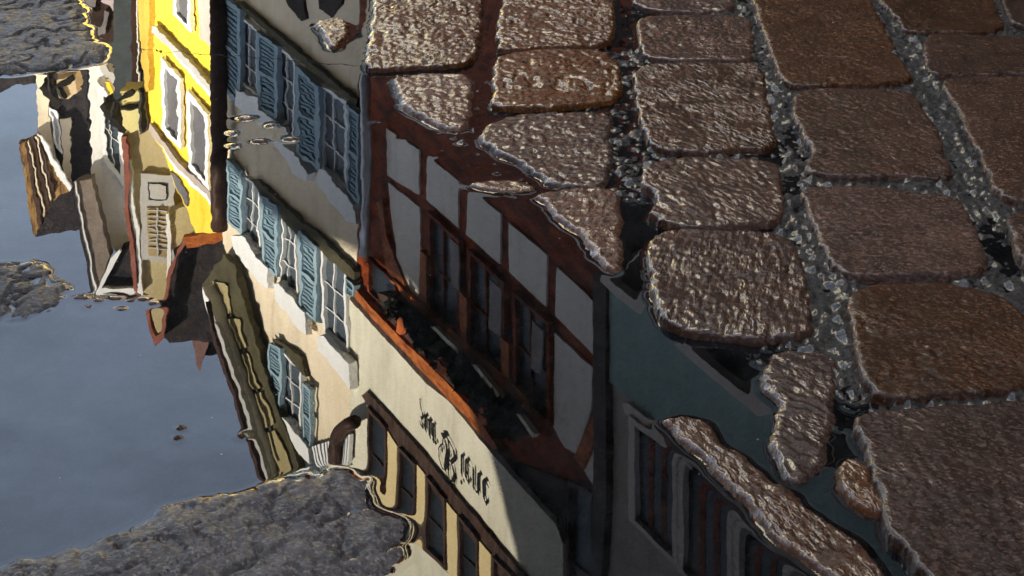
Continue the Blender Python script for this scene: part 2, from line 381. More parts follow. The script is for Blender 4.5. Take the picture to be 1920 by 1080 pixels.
# stone material: wet granite
def stone_mat(name, STONE_C, STONE_COAT, BUMP, sat, rg=(.12, .34)):
    m, nt, bs = new_mat(name); N = nt.nodes; L = nt.links
    tc = N.new('ShaderNodeTexCoord'); oi = N.new('ShaderNodeObjectInfo')
    n1 = N.new('ShaderNodeTexNoise'); n1.inputs['Scale'].default_value = 26; n1.inputs['Detail'].default_value = 8; n1.inputs['Roughness'].default_value = .7
    L.new(tc.outputs['Object'], n1.inputs['Vector'])
    cr = N.new('ShaderNodeValToRGB'); e = cr.color_ramp.elements
    e[0].position = .30; e[0].color = STONE_C[0]; e[1].position = .72; e[1].color = STONE_C[1]
    L.new(n1.outputs['Fac'], cr.inputs['Fac'])
    # mineral specks
    vo = N.new('ShaderNodeTexVoronoi'); vo.inputs['Scale'].default_value = 420
    L.new(tc.outputs['Object'], vo.inputs['Vector'])
    hs = N.new('ShaderNodeSeparateColor'); L.new(vo.outputs['Color'], hs.inputs['Color'])
    mr = N.new('ShaderNodeMapRange'); mr.inputs['From Min'].default_value = .55; mr.inputs['From Max'].default_value = 1
    mr.inputs['To Min'].default_value = 0; mr.inputs['To Max'].default_value = .55
    L.new(hs.outputs['Red'], mr.inputs['Value'])
    mx = N.new('ShaderNodeMix'); mx.data_type = 'RGBA'; mx.inputs['B'].default_value = STONE_C[2]
    L.new(mr.outputs['Result'], mx.inputs['Factor']); L.new(cr.outputs['Color'], mx.inputs['A'])
    hv = N.new('ShaderNodeHueSaturation'); L.new(mx.outputs['Result'], hv.inputs['Color'])
    vr = N.new('ShaderNodeMapRange'); vr.inputs['To Min'].default_value = .7; vr.inputs['To Max'].default_value = 1.3
    L.new(oi.outputs['Random'], vr.inputs['Value']); L.new(vr.outputs['Result'], hv.inputs['Value'])
    v2 = N.new('ShaderNodeMath'); v2.operation = 'PINGPONG'; v2.inputs[1].default_value = .23; L.new(oi.outputs['Random'], v2.inputs[0])
    v3 = N.new('ShaderNodeMapRange'); v3.inputs['From Max'].default_value = .23; v3.inputs['To Min'].default_value = sat[0]; v3.inputs['To Max'].default_value = sat[1]
    L.new(v2.outputs[0], v3.inputs['Value']); L.new(v3.outputs['Result'], hv.inputs['Saturation'])
    L.new(hv.outputs['Color'], bs.inputs['Base Color'])
    n2 = N.new('ShaderNodeTexNoise'); n2.inputs['Scale'].default_value = 420; n2.inputs['Detail'].default_value = 4; n2.inputs['Roughness'].default_value = .65
    L.new(tc.outputs['Object'], n2.inputs['Vector'])
    uvn = N.new('ShaderNodeUVMap'); uvn.uv_map = 'grain'
    def grain(sx, sy, det):
        mp = N.new('ShaderNodeMapping'); mp.inputs['Scale'].default_value = (sx, sy, 1); L.new(uvn.outputs['UV'], mp.inputs['Vector'])
        n = N.new('ShaderNodeTexNoise'); n.inputs['Scale'].default_value = 1; n.inputs['Detail'].default_value = det; n.inputs['Distortion'].default_value = .6
        L.new(mp.outputs['Vector'], n.inputs['Vector']); return n
    g1 = grain(95, 195, 1.5); g2 = grain(240, 390, 2)
    ad = N.new('ShaderNodeMath'); ad.operation = 'MULTIPLY_ADD'; ad.inputs[1].default_value = .45
    L.new(g2.outputs['Fac'], ad.inputs[0]); L.new(g1.outputs['Fac'], ad.inputs[2])
    n5 = N.new('ShaderNodeTexNoise'); n5.inputs['Scale'].default_value = 22; n5.inputs['Detail'].default_value = 4
    L.new(tc.outputs['Object'], n5.inputs['Vector'])
    m5 = N.new('ShaderNodeMapRange'); m5.inputs['From Min'].default_value = .40; m5.inputs['From Max'].default_value = .62
    m5.inputs['To Min'].default_value = .10; m5.inputs['To Max'].default_value = 1.0
    L.new(n5.outputs['Fac'], m5.inputs['Value'])
    ge = N.new('ShaderNodeNewGeometry'); sx = N.new('ShaderNodeSeparateXYZ'); L.new(ge.outputs['True Normal'], sx.inputs['Vector'])
    m6 = N.new('ShaderNodeMapRange'); m6.inputs['From Min'].default_value = .74; m6.inputs['From Max'].default_value = .92
    L.new(sx.outputs['Z'], m6.inputs['Value'])
    m7 = N.new('ShaderNodeMath'); m7.operation = 'MULTIPLY'; L.new(m5.outputs['Result'], m7.inputs[0]); L.new(m6.outputs['Result'], m7.inputs[1])
    b = N.new('ShaderNodeBump'); b.inputs['Distance'].default_value = BUMP
    vr2 = N.new('ShaderNodeMapRange'); vr2.inputs['To Min'].default_value = .55; vr2.inputs['To Max'].default_value = 1.0
    fr2 = N.new('ShaderNodeMath'); fr2.operation = 'FRACT'; mu2 = N.new('ShaderNodeMath'); mu2.operation = 'MULTIPLY'; mu2.inputs[1].default_value = 7.3
    L.new(oi.outputs['Random'], mu2.inputs[0]); L.new(mu2.outputs[0], fr2.inputs[0]); L.new(fr2.outputs[0], vr2.inputs['Value'])
    m8 = N.new('ShaderNodeMath'); m8.operation = 'MULTIPLY'; L.new(m7.outputs[0], m8.inputs[0]); L.new(vr2.outputs['Result'], m8.inputs[1])
    L.new(m8.outputs[0], b.inputs['Strength']); L.new(ad.outputs[0], b.inputs['Height'])
    L.new(b.outputs['Normal'], bs.inputs['Coat Normal'])
    b3 = N.new('ShaderNodeBump'); b3.inputs['Distance'].default_value = .0012; b3.inputs['Strength'].default_value = .7
    L.new(n2.outputs['Fac'], b3.inputs['Height']); L.new(b.outputs['Normal'], b3.inputs['Normal']); L.new(b3.outputs['Normal'], bs.inputs['Normal'])
    rr = N.new('ShaderNodeMapRange'); rr.inputs['To Min'].default_value = rg[0]; rr.inputs['To Max'].default_value = rg[1]
    n3 = N.new('ShaderNodeTexNoise'); n3.inputs['Scale'].default_value = 60; n3.inputs['Detail'].default_value = 4
    L.new(tc.outputs['Object'], n3.inputs['Vector']); L.new(n3.outputs['Fac'], rr.inputs['Value'])
    L.new(rr.outputs['Result'], bs.inputs['Roughness'])
    bs.inputs['Specular IOR Level'].default_value = .1
    mc = N.new('ShaderNodeMath'); mc.operation = 'MULTIPLY'; mc.inputs[1].default_value = STONE_COAT; L.new(m6.outputs['Result'], mc.inputs[0]); L.new(mc.outputs[0], bs.inputs['Coat Weight']); bs.inputs['Coat Roughness'].default_value = .06; bs.inputs['Coat IOR'].default_value = 1.38
    return m
M['stone'] = stone_mat('wet brown granite', [(.020, .0075, .0033, 1), (.085, .036, .016, 1), (.15, .078, .045, 1)], 1.0, .0038, (.85, 1.25))
M['worn'] = stone_mat('worn brown granite', [(.015, .006, .003, 1), (.062, .027, .013, 1), (.15, .082, .050, 1)], .5, .0024, (.85, 1.2))
M['greystone'] = stone_mat('skylit grey granite', [(.011, .0085, .0075, 1), (.080, .068, .060, 1), (.17, .15, .13, 1)], .12, .0036, (.7, 1.1), (.4, .7))  # sky sheen on the left stones put into a greyer, duller colour

def bed_mat():
    m, nt, bs = new_mat('wet gritty joint filling'); N = nt.nodes; L = nt.links
    tc = N.new('ShaderNodeTexCoord')
    n1 = N.new('ShaderNodeTexNoise'); n1.inputs['Scale'].default_value = 90; n1.inputs['Detail'].default_value = 7; n1.inputs['Roughness'].default_value = .7
    L.new(tc.outputs['Object'], n1.inputs['Vector'])
    cr = N.new('ShaderNodeValToRGB'); e = cr.color_ramp.elements
    e[0].position = .35; e[0].color = (.005, .005, .0035, 1); e[1].position = .8; e[1].color = (.062, .050, .036, 1)
    L.new(n1.outputs['Fac'], cr.inputs['Fac']); L.new(cr.outputs['Color'], bs.inputs['Base Color'])
    n2 = N.new('ShaderNodeTexNoise'); n2.inputs['Scale'].default_value = 170; n2.inputs['Detail'].default_value = 3
    L.new(tc.outputs['Object'], n2.inputs['Vector'])
    b = N.new('ShaderNodeBump'); b.inputs['Strength'].default_value = 1; b.inputs['Distance'].default_value = .008
    L.new(n2.outputs['Fac'], b.inputs['Height']); L.new(b.outputs['Normal'], bs.inputs['Normal'])
    bs.inputs['Roughness'].default_value = .6; bs.inputs['Specular IOR Level'].default_value = .2; bs.inputs['Coat Weight'].default_value = .45; bs.inputs['Coat Roughness'].default_value = .05
    return m
M['bed'] = bed_mat()

def water_mat():
    m = bpy.data.materials.new('puddle water'); m.use_nodes = True
    nt = m.node_tree; N = nt.nodes; L = nt.links; N.clear()
    out = N.new('ShaderNodeOutputMaterial')
    fr = N.new('ShaderNodeFresnel'); fr.inputs['IOR'].default_value = 1.333
    tr = N.new('ShaderNodeBsdfTransparent'); tr.inputs['Color'].default_value = (.13, .15, .13, 1)
    gl = N.new('ShaderNodeBsdfGlossy'); gl.inputs['Roughness'].default_value = 0.0; gl.inputs['Color'].default_value = (1, 1, 1, 1)
    df = N.new('ShaderNodeBsdfDiffuse'); df.inputs['Color'].default_value = (.16, .16, .155, 1)
    tc = N.new('ShaderNodeTexCoord')
    mp = N.new('ShaderNodeMapping'); mp.inputs['Scale'].default_value = (1, .5, 1); mp.inputs['Rotation'].default_value = (0, 0, .5)
    L.new(tc.outputs['Object'], mp.inputs['Vector'])
    n1 = N.new('ShaderNodeTexNoise'); n1.inputs['Scale'].default_value = 42; n1.inputs['Detail'].default_value = 8; n1.inputs['Roughness'].default_value = .72
    L.new(mp.outputs['Vector'], n1.inputs['Vector'])
    mr = N.new('ShaderNodeMapRange'); mr.inputs['From Min'].default_value = .35; mr.inputs['From Max'].default_value = .8
    mr.inputs['To Min'].default_value = .0; mr.inputs['To Max'].default_value = .06
    L.new(n1.outputs['Fac'], mr.inputs['Value'])
    # floating dust specks
    vo = N.new('ShaderNodeTexVoronoi'); vo.inputs['Scale'].default_value = 70; vo.inputs['Randomness'].default_value = 1
    L.new(tc.outputs['Object'], vo.inputs['Vector'])
    sp = N.new('ShaderNodeSeparateColor'); L.new(vo.outputs['Color'], sp.inputs['Color'])
    th = N.new('ShaderNodeMath'); th.operation = 'MULTIPLY'; th.inputs[1].default_value = .06
    L.new(sp.outputs['Red'], th.inputs[0])
    lt = N.new('ShaderNodeMath'); lt.operation = 'LESS_THAN'; L.new(vo.outputs['Distance'], lt.inputs[0]); L.new(th.outputs[0], lt.inputs[1])
    g2 = N.new('ShaderNodeMath'); g2.operation = 'GREATER_THAN'; g2.inputs[1].default_value = .72; L.new(sp.outputs['Green'], g2.inputs[0])
    sk = N.new('ShaderNodeMath'); sk.operation = 'MULTIPLY'; L.new(lt.outputs[0], sk.inputs[0]); L.new(g2.outputs[0], sk.inputs[1])
    m1 = N.new('ShaderNodeMixShader'); L.new(mr.outputs['Result'], m1.inputs[0]); L.new(tr.outputs[0], m1.inputs[1]); L.new(df.outputs[0], m1.inputs[2])
    m2 = N.new('ShaderNodeMixShader'); L.new(fr.outputs[0], m2.inputs[0]); L.new(m1.outputs[0], m2.inputs[1]); L.new(gl.outputs[0], m2.inputs[2])
    d2 = N.new('ShaderNodeBsdfDiffuse'); d2.inputs['Color'].default_value = (.28, .27, .25, 1)
    m3 = N.new('ShaderNodeMixShader'); L.new(sk.outputs[0], m3.inputs[0]); L.new(m2.outputs[0], m3.inputs[1]); L.new(d2.outputs[0], m3.inputs[2])
    L.new(m3.outputs[0], out.inputs['Surface'])
    return m
M['water'] = water_mat()

# ---- stones
names = {'stone': 'cobblestone', 'chip': 'stone_chip', 'ridge': 'stone_chip', 'cluster': 'stone_chip'}
groups = {'stone': 'cobblestones of the wet street', 'chip': 'bits of grit in the open water', 'ridge': 'stone chips in a line in the water', 'cluster': 'stone chips among the reflected shutters'}
for i_s, s in enumerate(ST):
    pad = .020 if s['side'] > 1 else .05
    if not s['big']: pad = .01
    near = min(1.0, 1.35 / max(.9, s['c'][1] * .62)) 
    dx, dy = (.0019, .0030) if s['big'] else (.0012, .0018)
    # clip what lies far outside the picture
    xs = np.arange(s['min'][0] - pad, s['max'][0] + pad, dx); ys = np.arange(s['min'][1] - pad, s['max'][1] + pad, dy)
    X, Y = np.meshgrid(xs, ys); Z = stone_h(s, X, Y)
    dd = Z > -.028
    k = dd[:-1, :-1] | dd[1:, :-1] | dd[:-1, 1:] | dd[1:, 1:]
    ca, sa = math.cos(s['ang']), math.sin(s['ang'])
    UV = np.stack([X * ca + Y * .42 * sa + i_s, -X * sa + Y * .42 * ca], -1)
    ob = grid_obj(names[s['kind']], xs - s['c'][0], ys - s['c'][1], Z, M[s['mat']], k, UV)
    ob.location = (s['c'][0], s['c'][1], 0)
    tag(ob, s['label'], 'cobblestone' if s['big'] else 'stone chip', groups[s['kind']])

# ---- ground: one sheet, fine where the picture looks, out to the horizon
gx = grow(-.74, .76, .0028, 400); gy = grow(.95, 2.75, .0042, 400)
X, Y = np.meshgrid(gx, gy)
ob = grid_obj('ground', gx, gy, bed_h(X, Y), M['bed']); tag(ob, kind='structure')

# ---- water: nearly flat sheet with menisci where stone and grit break it
wx = np.arange(-.76, .78, .0016); wy = np.arange(.94, 2.75, .0026)
X, Y = np.meshgrid(wx, wy)
HH = bed_h(X, Y)
for s in ST:
    p = .03
    i0, i1 = np.searchsorted(wx, [s['min'][0] - p, s['max'][0] + p]); j0, j1 = np.searchsorted(wy, [s['min'][1] - p, s['max'][1] + p])
    if i1 - i0 < 2 or j1 - j0 < 2: continue
    HH[j0:j1, i0:i1] = np.maximum(HH[j0:j1, i0:i1], stone_h(s, X[j0:j1, i0:i1], Y[j0:j1, i0:i1]))
def blur(A, lam):
    ny, nx = A.shape
    kx = (np.arange(nx) - nx // 2) * .0016; ky = (np.arange(ny) - ny // 2) * .0026
    K = np.exp(-np.sqrt(kx[None]**2 + ky[:, None]**2) / lam); K /= K.sum()
    return np.fft.irfft2(np.fft.rfft2(A) * np.fft.rfft2(np.fft.ifftshift(K)), s=A.shape)
mask = np.clip((HH + .0004) / .0008, 0, 1)
men = .75 + .9 * gnoise(X * 26, Y * 18, 301)
W = .0010 * np.clip(men, .25, 1.5) * blur(mask, .0019) + .00002 * blur(mask, .007)
# thin film over shallow drowned stone
shal = np.clip((HH + .0035) / .0035, 0, 1)
W = W + .00003 * blur(shal, .006)
# faint ripples left by a breath of wind, stronger among the shutters
def gz(cx, cy, sx, sy):
    gx_, gy_ = ground(cx, cy); a = ground(cx + sx, cy); b = ground(cx, cy + sy)
    rx = abs(a[0] - gx_); ry = abs(b[1] - gy_)
    return np.exp(-((X - gx_) / rx)**2 - ((Y - gy_) / ry)**2)
amp = .5 + 1.8 * gz(540, 330, 170, 360) + 1.5 * gz(200, 200, 190, 260) + .9 * gz(520, 700, 120, 200) + .3 * gz(1250, 900, 200, 200)
RIP = 9.0e-6 * gnoise(X * 38, Y * 13, 201) + 5.5e-6 * gnoise(X * 85, Y * 34, 205) + 1.6e-6 * gnoise(X * 150, Y * 75, 211) + 1.2e-5 * gnoise(X * 14, Y * 6, 209)
W = W + amp * RIP
low = (W - HH) > -.0025
k = low[:-1, :-1] | low[1:, :-1] | low[:-1, 1:] | low[1:, 1:]
# widen the sheet beyond the picture with coarse cells
ex = np.concatenate([[-1.6], wx, [1.1]]); ey = np.concatenate([[.4], wy, [3.6]])
Wp = np.zeros((len(ey), len(ex))); Wp[1:-1, 1:-1] = W
kp = np.ones((len(ey) - 1, len(ex) - 1), bool); kp[1:-1, 1:-1] = k
ob = grid_obj('puddle_water', ex, ey, Wp, M['water'], kp); tag(ob, kind='structure')
# ------------------------------------------------------------------ the street mirrored in the puddle
def poly(name, root, mat, pl, pts, off=0.0, th=.1):
    return MB().px(pl, pts, off, th).build(name, M[mat], root)

def shutter(root, pl, q, off=.06, n=14):
    """louvred shutter: frame, dark gaps, slats"""
    b = MB(); b.px(pl, q, off - .03, .02)
    back = b.build('shutter', M['louvre_gap'], root)
    f = MB()
    for a in ((0,.16,0,1),(.84,1,0,1),(.16,.84,0,.05),(.16,.84,.48,.53),(.16,.84,.95,1)):
        f.px(pl, sub(q, *a), off, .04)
    f.build('frame', M['shutter'], back)
    s = MB()
    for i in range(n):
        t0 = .06 + .88 * i / n; t1 = t0 + .88 / n * .62
        s.px(pl, sub(q, .17, .83, t0, t1), off - .012, .012)
    s.build('slat', M['slat'], back)
    return back

def window(root, pl, q, frame='trim', glass='bluegl', off=.03, fw_=.07, cols=1, rows=2):
    w = poly('window', root, glass, pl, q, off - .008, .03)
    f = MB()
    fh = fw_ * .45
    for a in ((0,fw_,0,1),(1-fw_,1,0,1),(fw_,1-fw_,0,fh),(fw_,1-fw_,1-fh,1)):
        f.px(pl, sub(q, *a), off + .02, .035)
    for c in range(1, cols + 1):
        s = c / (cols + 1.0); f.px(pl, sub(q, s - .016, s + .016, fh, 1 - fh), off + .006, .02)
    for r in range(1, rows + 1):
        t = r / (rows + 1.0); f.px(pl, sub(q, fw_, 1 - fw_, t - .007, t + .007), off + .004, .018)
    f.build('frame', M[frame], w)
    return w

def base(pl, px, py):
    p = pl.hit(px, py); return (p.x, p.y, 0)

# ---------------- half timbered house with the inn sign
P = STREET
uL = P.u_at(672, 420); uR = P.u_at(1124, 760)
house = thing('timbered_house', 'half timbered inn with red brown beams and a pale lettered sign band, mirrored upside down', 'house', base(P, 900, 500))
MB().prism([P.uz(uL, 0), P.uz(uR, 0), P.uz(uR, 12), P.uz(uL, 12)], P.n * 7).build('wall', M['timber'], house)
for q in ([(723,240),(786,281),(785,366),(726,329)], [(800,292),(858,338),(859,428),(799,374)], [(877,352),(939,401),(938,496),(874,440)],
          [(954,418),(1025,478),(1023,575),(955,510)], [(1044,500),(1110,562),(1112,664),(1041,592)],
          [(727,342),(786,389),(788,470),(784,557),(762,542),(744,480)], [(1040,624),(1111,690),(1108,768),(1082,852),(1060,840),(1037,800)],
          [(1112,832),(1112,908),(1094,880)]):
    poly('infill_panel', house, 'infill', P, q, .012, .05)
poly('infill_panel', house, 'infill', P, [(722,438),(728,452),(745,510),(742,526),(732,520)], .012, .05)
poly('brace', house, 'beam', P, [(706,380),(716,372),(724,440),(737,478),(764,545),(750,545),(733,528),(722,500),(714,440)], .03, .06)
poly('brace', house, 'beam', P, [(1112,780),(1112,830),(1092,880),(1076,858)], .03, .06)
for q in ([(801,395),(860,452),(862,640),(802,585)], [(876,468),(944,528),(946,722),(877,655)], [(960,545),(1028,606),(1030,800),(962,735)]):
    w = window(house, P, q, 'timber', 'glass', .02, .08, 1, 1)
for q in ([(843,446),(860,462),(860,546),(845,533)], [(918,524),(940,542),(938,632),(916,616)], [(998,600),(1018,620),(1014,704),(996,690)]):
    poly('curtain', house, 'curtain', P, q, .045, .01)
for q in ([(861,548),(875,560),(875,645),(863,632)], [(937,632),(953,646),(954,712),(940,702)], [(787,470),(799,482),(800,570),(787,560)]):
    poly('mullion', house, 'beam', P, q, .06, .08)
poly('sill_beam', house, 'beam', P, [(735,522),(770,556),(850,622),(905,668),(988,745),(996,775),(935,735),(880,692),(828,652),(778,594)], .05, .04)
for i, q in enumerate(([(706,548),(742,560),(800,610),(812,640),(790,665),(730,600)], [(795,640),(830,640),(880,690),(890,730),(860,735),(815,690)], [(868,715),(905,715),(960,770),(968,820),(930,815),(890,765)])):
    bx = poly('window_box', house, 'darkwood', P, q, .10, .08)
    lf = MB(); rr = random.Random(i); fl = MB()
    for k in range(150):
        s, t = rr.random(), rr.random()
        c = P.hit(*lerp2([q[0], q[2], q[3], q[5]] if k % 2 else [q[1], q[2], q[3], q[4]], s, t), .12 + rr.uniform(-.03, .05))
        a = Vector((rr.uniform(-1,1), rr.uniform(-1,1), rr.uniform(-1,1))).normalized() * .05; b2 = a.cross(Vector((rr.uniform(-1,1), rr.uniform(-1,1), rr.uniform(-1,1)))).normalized() * .035
        n0 = len(lf.v); lf.v += [c - a, c + b2, c + a, c - b2]; lf.f.append((n0, n0+1, n0+2, n0+3))
    lf.build('foliage', M['leaf'], bx)
for q in ([(745,598),(752,594),(758,618),(750,628),(742,622)], [(822,672),(829,668),(836,692),(830,704),(820,694)], [(898,768),(905,764),(914,788),(908,798),(898,790)]):
    poly('flower', house, 'flower', P, q, .17, .03)
for q in ([(806,612),(814,612),(858,655),(858,664)], [(884,684),(892,684),(938,740),(935,748)], [(966,776),(974,778),(1002,814),(998,820)]):
    poly('sill_edge', house, 'sign', P, q, .14, .03)
poly('floor_beam', house, 'beam', P, [(664,536),(694,574),(750,632),(828,706),(896,782),(934,842),(922,842),(868,776),(802,708),(746,648),(700,598),(660,550)], .05, .04)
poly('sign_band', house, 'sign', P, [(656,557),(700,606),(745,656),(800,716),(840,746),(925,850),(1040,978),(1056,1020),(1056,1180),(1040,1200),(655,868)], .02, .03)
poly('gutter_rail', house, 'darkwood', P, [(676,742),(688,733),(770,823),(860,933),(975,1072),(1060,1180),(1040,1200),(940,1083),(840,955),(750,846),(684,755)], .045, .03)
window(house, P, [(686,482),(742,532),(744,604),(688,545)], 'timber', 'glass', .03, .06, 0, 0)
poly('floor_shadow_strip', house, 'darkwood', P, [(660,548),(700,596),(746,646),(802,708),(842,738),(928,842),(1042,968),(1044,984),(925,854),(840,750),(800,720),(745,660),(700,610),(656,560)], .045, .02)  # dark strip standing in for the shadow line along the band
zu = P.hit(725, 958).z
MB().prism([P.uz(uL, zu, .012), P.uz(uR, zu, .012), P.uz(uR, 11.9, .012), P.uz(uL, 11.9, .012)], P.n * .05).build('upper_wall', M['sign'], house)
poly('upper_band', house, 'sign', P, [(655,866),(690,840),(724,955),(778,1012),(836,1072),(897,1132),(1060,1300),(1060,1500),(655,1200)], .016, .03)
window(house, P, [(1064,902),(1110,925),(1110,1240),(1064,1195)], 'darkwood', 'glass', .010, .05, 0, 1)
poly('dark_piece', house, 'basewall', P, [(952,862),(1062,902),(1062,1014),(1046,972)], .015, .03)  # near-black piece by the end of the sign band
# upper windows between pale posts
for q in ([(688,762),(722,802),(724,960),(690,920)], [(746,838),(777,870),(777,1010),(744,975)], [(798,892),(833,935),(835,1070),(797,1030)],
          [(858,965),(894,1010),(896,1130),(858,1100)], [(922,1042),(962,1085),(962,1180),(922,1150)]):
    window(house, P, q, 'darkwood', 'glass', .05, .1, 0, 1)
for q in ([(725,806),(744,836),(743,975),(725,958)], [(779,868),(796,890),(795,1030),(778,1010)], [(835,940),(857,965),(856,1098),(836,1070)], [(896,1010),(920,1040),(921,1150),(897,1130)]):
    poly('post', house, 'postyellow', P, q, .055, .05)
MB().tube([P.hit(681, 60, .12), P.hit(684, 135, .12), P.hit(688, 300, .12), P.hit(685, 420, .12), P.hit(683, 480, .12)], .035).build('downpipe', M['pipe'], house, True)
poly('corner_gap_strip', house, 'darkpipe', P, [(1112,500),(1136,515),(1136,960),(1120,1180),(1108,1180),(1112,940)], .04, .06)  # dark strip added for the dark gap at the house corner
MB().prism([P.uz(uL, 12, .4), P.uz(uR, 12, .4), P.uz(uR, 12.15, .4), P.uz(uL, 12.15, .4)], P.n * 7.4).build('roof', M['roof'], house)

# the blackletter words on the sign band, drawn with a broad pen
def tx(x, t):
    return (x, 777 + 1.11 * (x - 797) + t * (33 + .07 * (x - 797)))
_L = [MB()]; _k = [0]
def letter():
    _L[0].build('letter', M['ink'], house); _L[0] = MB()
def pen(pts, w=3.0, wt=.07):
    w *= .86; wt *= .8
    for (a, b) in zip(pts, pts[1:]):
        _k[0] += 1
        nib = (w / 2, wt)
        q = [(a[0]-nib[0], a[1]-nib[1]), (a[0]+nib[0], a[1]+nib[1]), (b[0]+nib[0], b[1]+nib[1]), (b[0]-nib[0], b[1]-nib[1])]
        _L[0].px(P, [tx(x, t) for x, t in q], .0345 + .0001 * (_k[0] % 30), .004)
# z with its long tail
pen([(786.5,.85),(790,.98),(792.5,.86)], 2.6); pen([(792,.9),(788.5,.5)], 2.2); pen([(788,.5),(791.5,.42),(792,.15),(789,-.02)], 2.6)
pen([(789,0),(786.5,-.3),(786.5,-.55)], 1.0, .02)
letter()
# u
pen([(797,.95),(797,.12),(800,-.02)], 3.2); pen([(804.5,1.0),(804.5,.1),(806.5,0)], 3.2); pen([(799.5,0),(804,.22)], 1.0, .02)
letter()
# r
pen([(811,1.0),(811.5,.1),(813,0)], 3.0); pen([(811.5,.75),(815,.95)], 1.0, .02); pen([(814.5,1.0),(817,.86)], 2.6)
letter()
# B
pen([(834,1.75),(836,1.2),(838,.7),(836,.25),(832,.12)], 4.2, .09); pen([(832,.12),(830,.25),(829,.6)], 1.2, .02)
pen([(828,.12),(836,-.12),(845,.10)], 4.4, .1); pen([(845,.10),(850,.25),(851,.65),(846,.95)], 4.0, .08)
pen([(846,.95),(842,1.0)], 1.2, .03); pen([(844,1.0),(849,1.15),(851.5,1.5),(848,1.85)], 4.0, .08); pen([(848,1.85),(842,2.05),(835,1.8)], 1.8, .04)
pen([(826,.7),(822,1.0),(823,1.5),(829,1.85),(836,1.75)], 1.1, .02); pen([(826,.7),(829,.75),(828.5,1.0)], 2.2, .05)
pen([(842,1.2),(840,1.7),(844,2.25),(850,2.15),(853,1.6)], 1.0, .02); pen([(839,.6),(842,.8),(840,1.0),(843,1.2)], 1.0, .02)
letter()
# i
pen([(865.5,.98),(865,.12),(867.5,-.02)], 3.2); pen([(864.5,1.42),(866,1.30)], 2.4)
letter()
# e
pen([(873.5,.9),(873.5,.15),(876,-.02),(880,.1)], 3.2); pen([(873.5,.9),(877,1.02),(879,.8)], 2.8); pen([(879,.8),(875,.5)], 1.2, .03)
letter()
# n
pen([(887,1.0),(887,.05)], 3.2); pen([(887,.8),(892,1.0),(896,.9)], 1.8, .04); pen([(896,.95),(896.5,.1),(899,-.02)], 3.4)
letter()
# e
pen([(906,.92),(906,.15),(909,-.02),(914,.1)], 3.4); pen([(906,.92),(910,1.04),(913,.8)], 3.0); pen([(913,.8),(908,.5)], 1.2, .03)
letter()


# ---------------- house on the right: teal ground floor, taupe above, framed windows
uE = P.u_at(2600, 900)
right = thing('teal_house', 'house with teal lower wall and beige framed windows, mirrored at the right', 'house', base(P, 1300, 700))
zt = P.hit(1140, 705).z
zb = P.hit(1290, 652).z
MB().prism([P.uz(uR - .02, 0, .0), P.uz(uR - 9, 0, .0), P.uz(uR - 9, zb, .0), P.uz(uR - .02, zb, .0)], P.n * 6).build('base_wall', M['basewall'], right)
MB().prism([P.uz(uR - .02, zb, .02), P.uz(uR - 9, zb, .02), P.uz(uR - 9, zt, .02), P.uz(uR - .02, zt, .02)], P.n * 6).build('wall', M['teal'], right)
MB().prism([P.uz(uR - .02, zb - .05, .05), P.uz(uR - 9, zb - .05, .05), P.uz(uR - 9, zb, .05), P.uz(uR - .02, zb, .05)], P.n * .05).build('string_course', M['frame_beige'], right)
MB().prism([P.uz(uR - .02, zb - .26, .03), P.uz(uR - 9, zb - .26, .03), P.uz(uR - 9, zb - .24, .03), P.uz(uR - .02, zb - .24, .03)], P.n * .03).build('string_course', M['frame_beige'], right)
MB().prism([P.uz(uR - .02, zt), P.uz(uR - 9, zt), P.uz(uR - 9, 11.6), P.uz(uR - .02, 11.6)], P.n * 6).build('upper_wall', M['taupe'], right)
poly('sill', right, 'frame_beige', P, [(1166,757),(1176,757),(1290,842),(1420,950),(1560,1075),(1552,1090),(1400,958),(1280,856),(1172,775)], .04, .04)
def framewin(x0, x1, yt0, yb0):
    sl = .80; sb = 1.0
    q = [(x0, yt0), (x1, yt0 + sl*(x1-x0)), (x1, yb0 + sb*(x1-x0)), (x0, yb0)]
    return window(right, P, q, 'frame_beige', 'glass', .03, .12, 0, 0)
for (a, b2, c, d) in ((1178,1272,778,975),(1268,1375,852,1068),(1372,1480,938,1172)):
    w = framewin(a, b2, c, d)
    q = [(a, c), (b2, c + .8*(b2-a)), (b2, d + (b2-a)), (a, d)]
    for s0 in (.40, .66):
        poly('mullion', right, 'timber', P, sub(q, s0, s0 + .10, .05, .95), .025, .02)
MB().prism([P.uz(uR - .02, 11.6, .4), P.uz(uR - 9, 11.6, .4), P.uz(uR - 9, 11.8, .4), P.uz(uR - .02, 11.8, .4)], P.n * 6.4).build('roof', M['roof'], right)

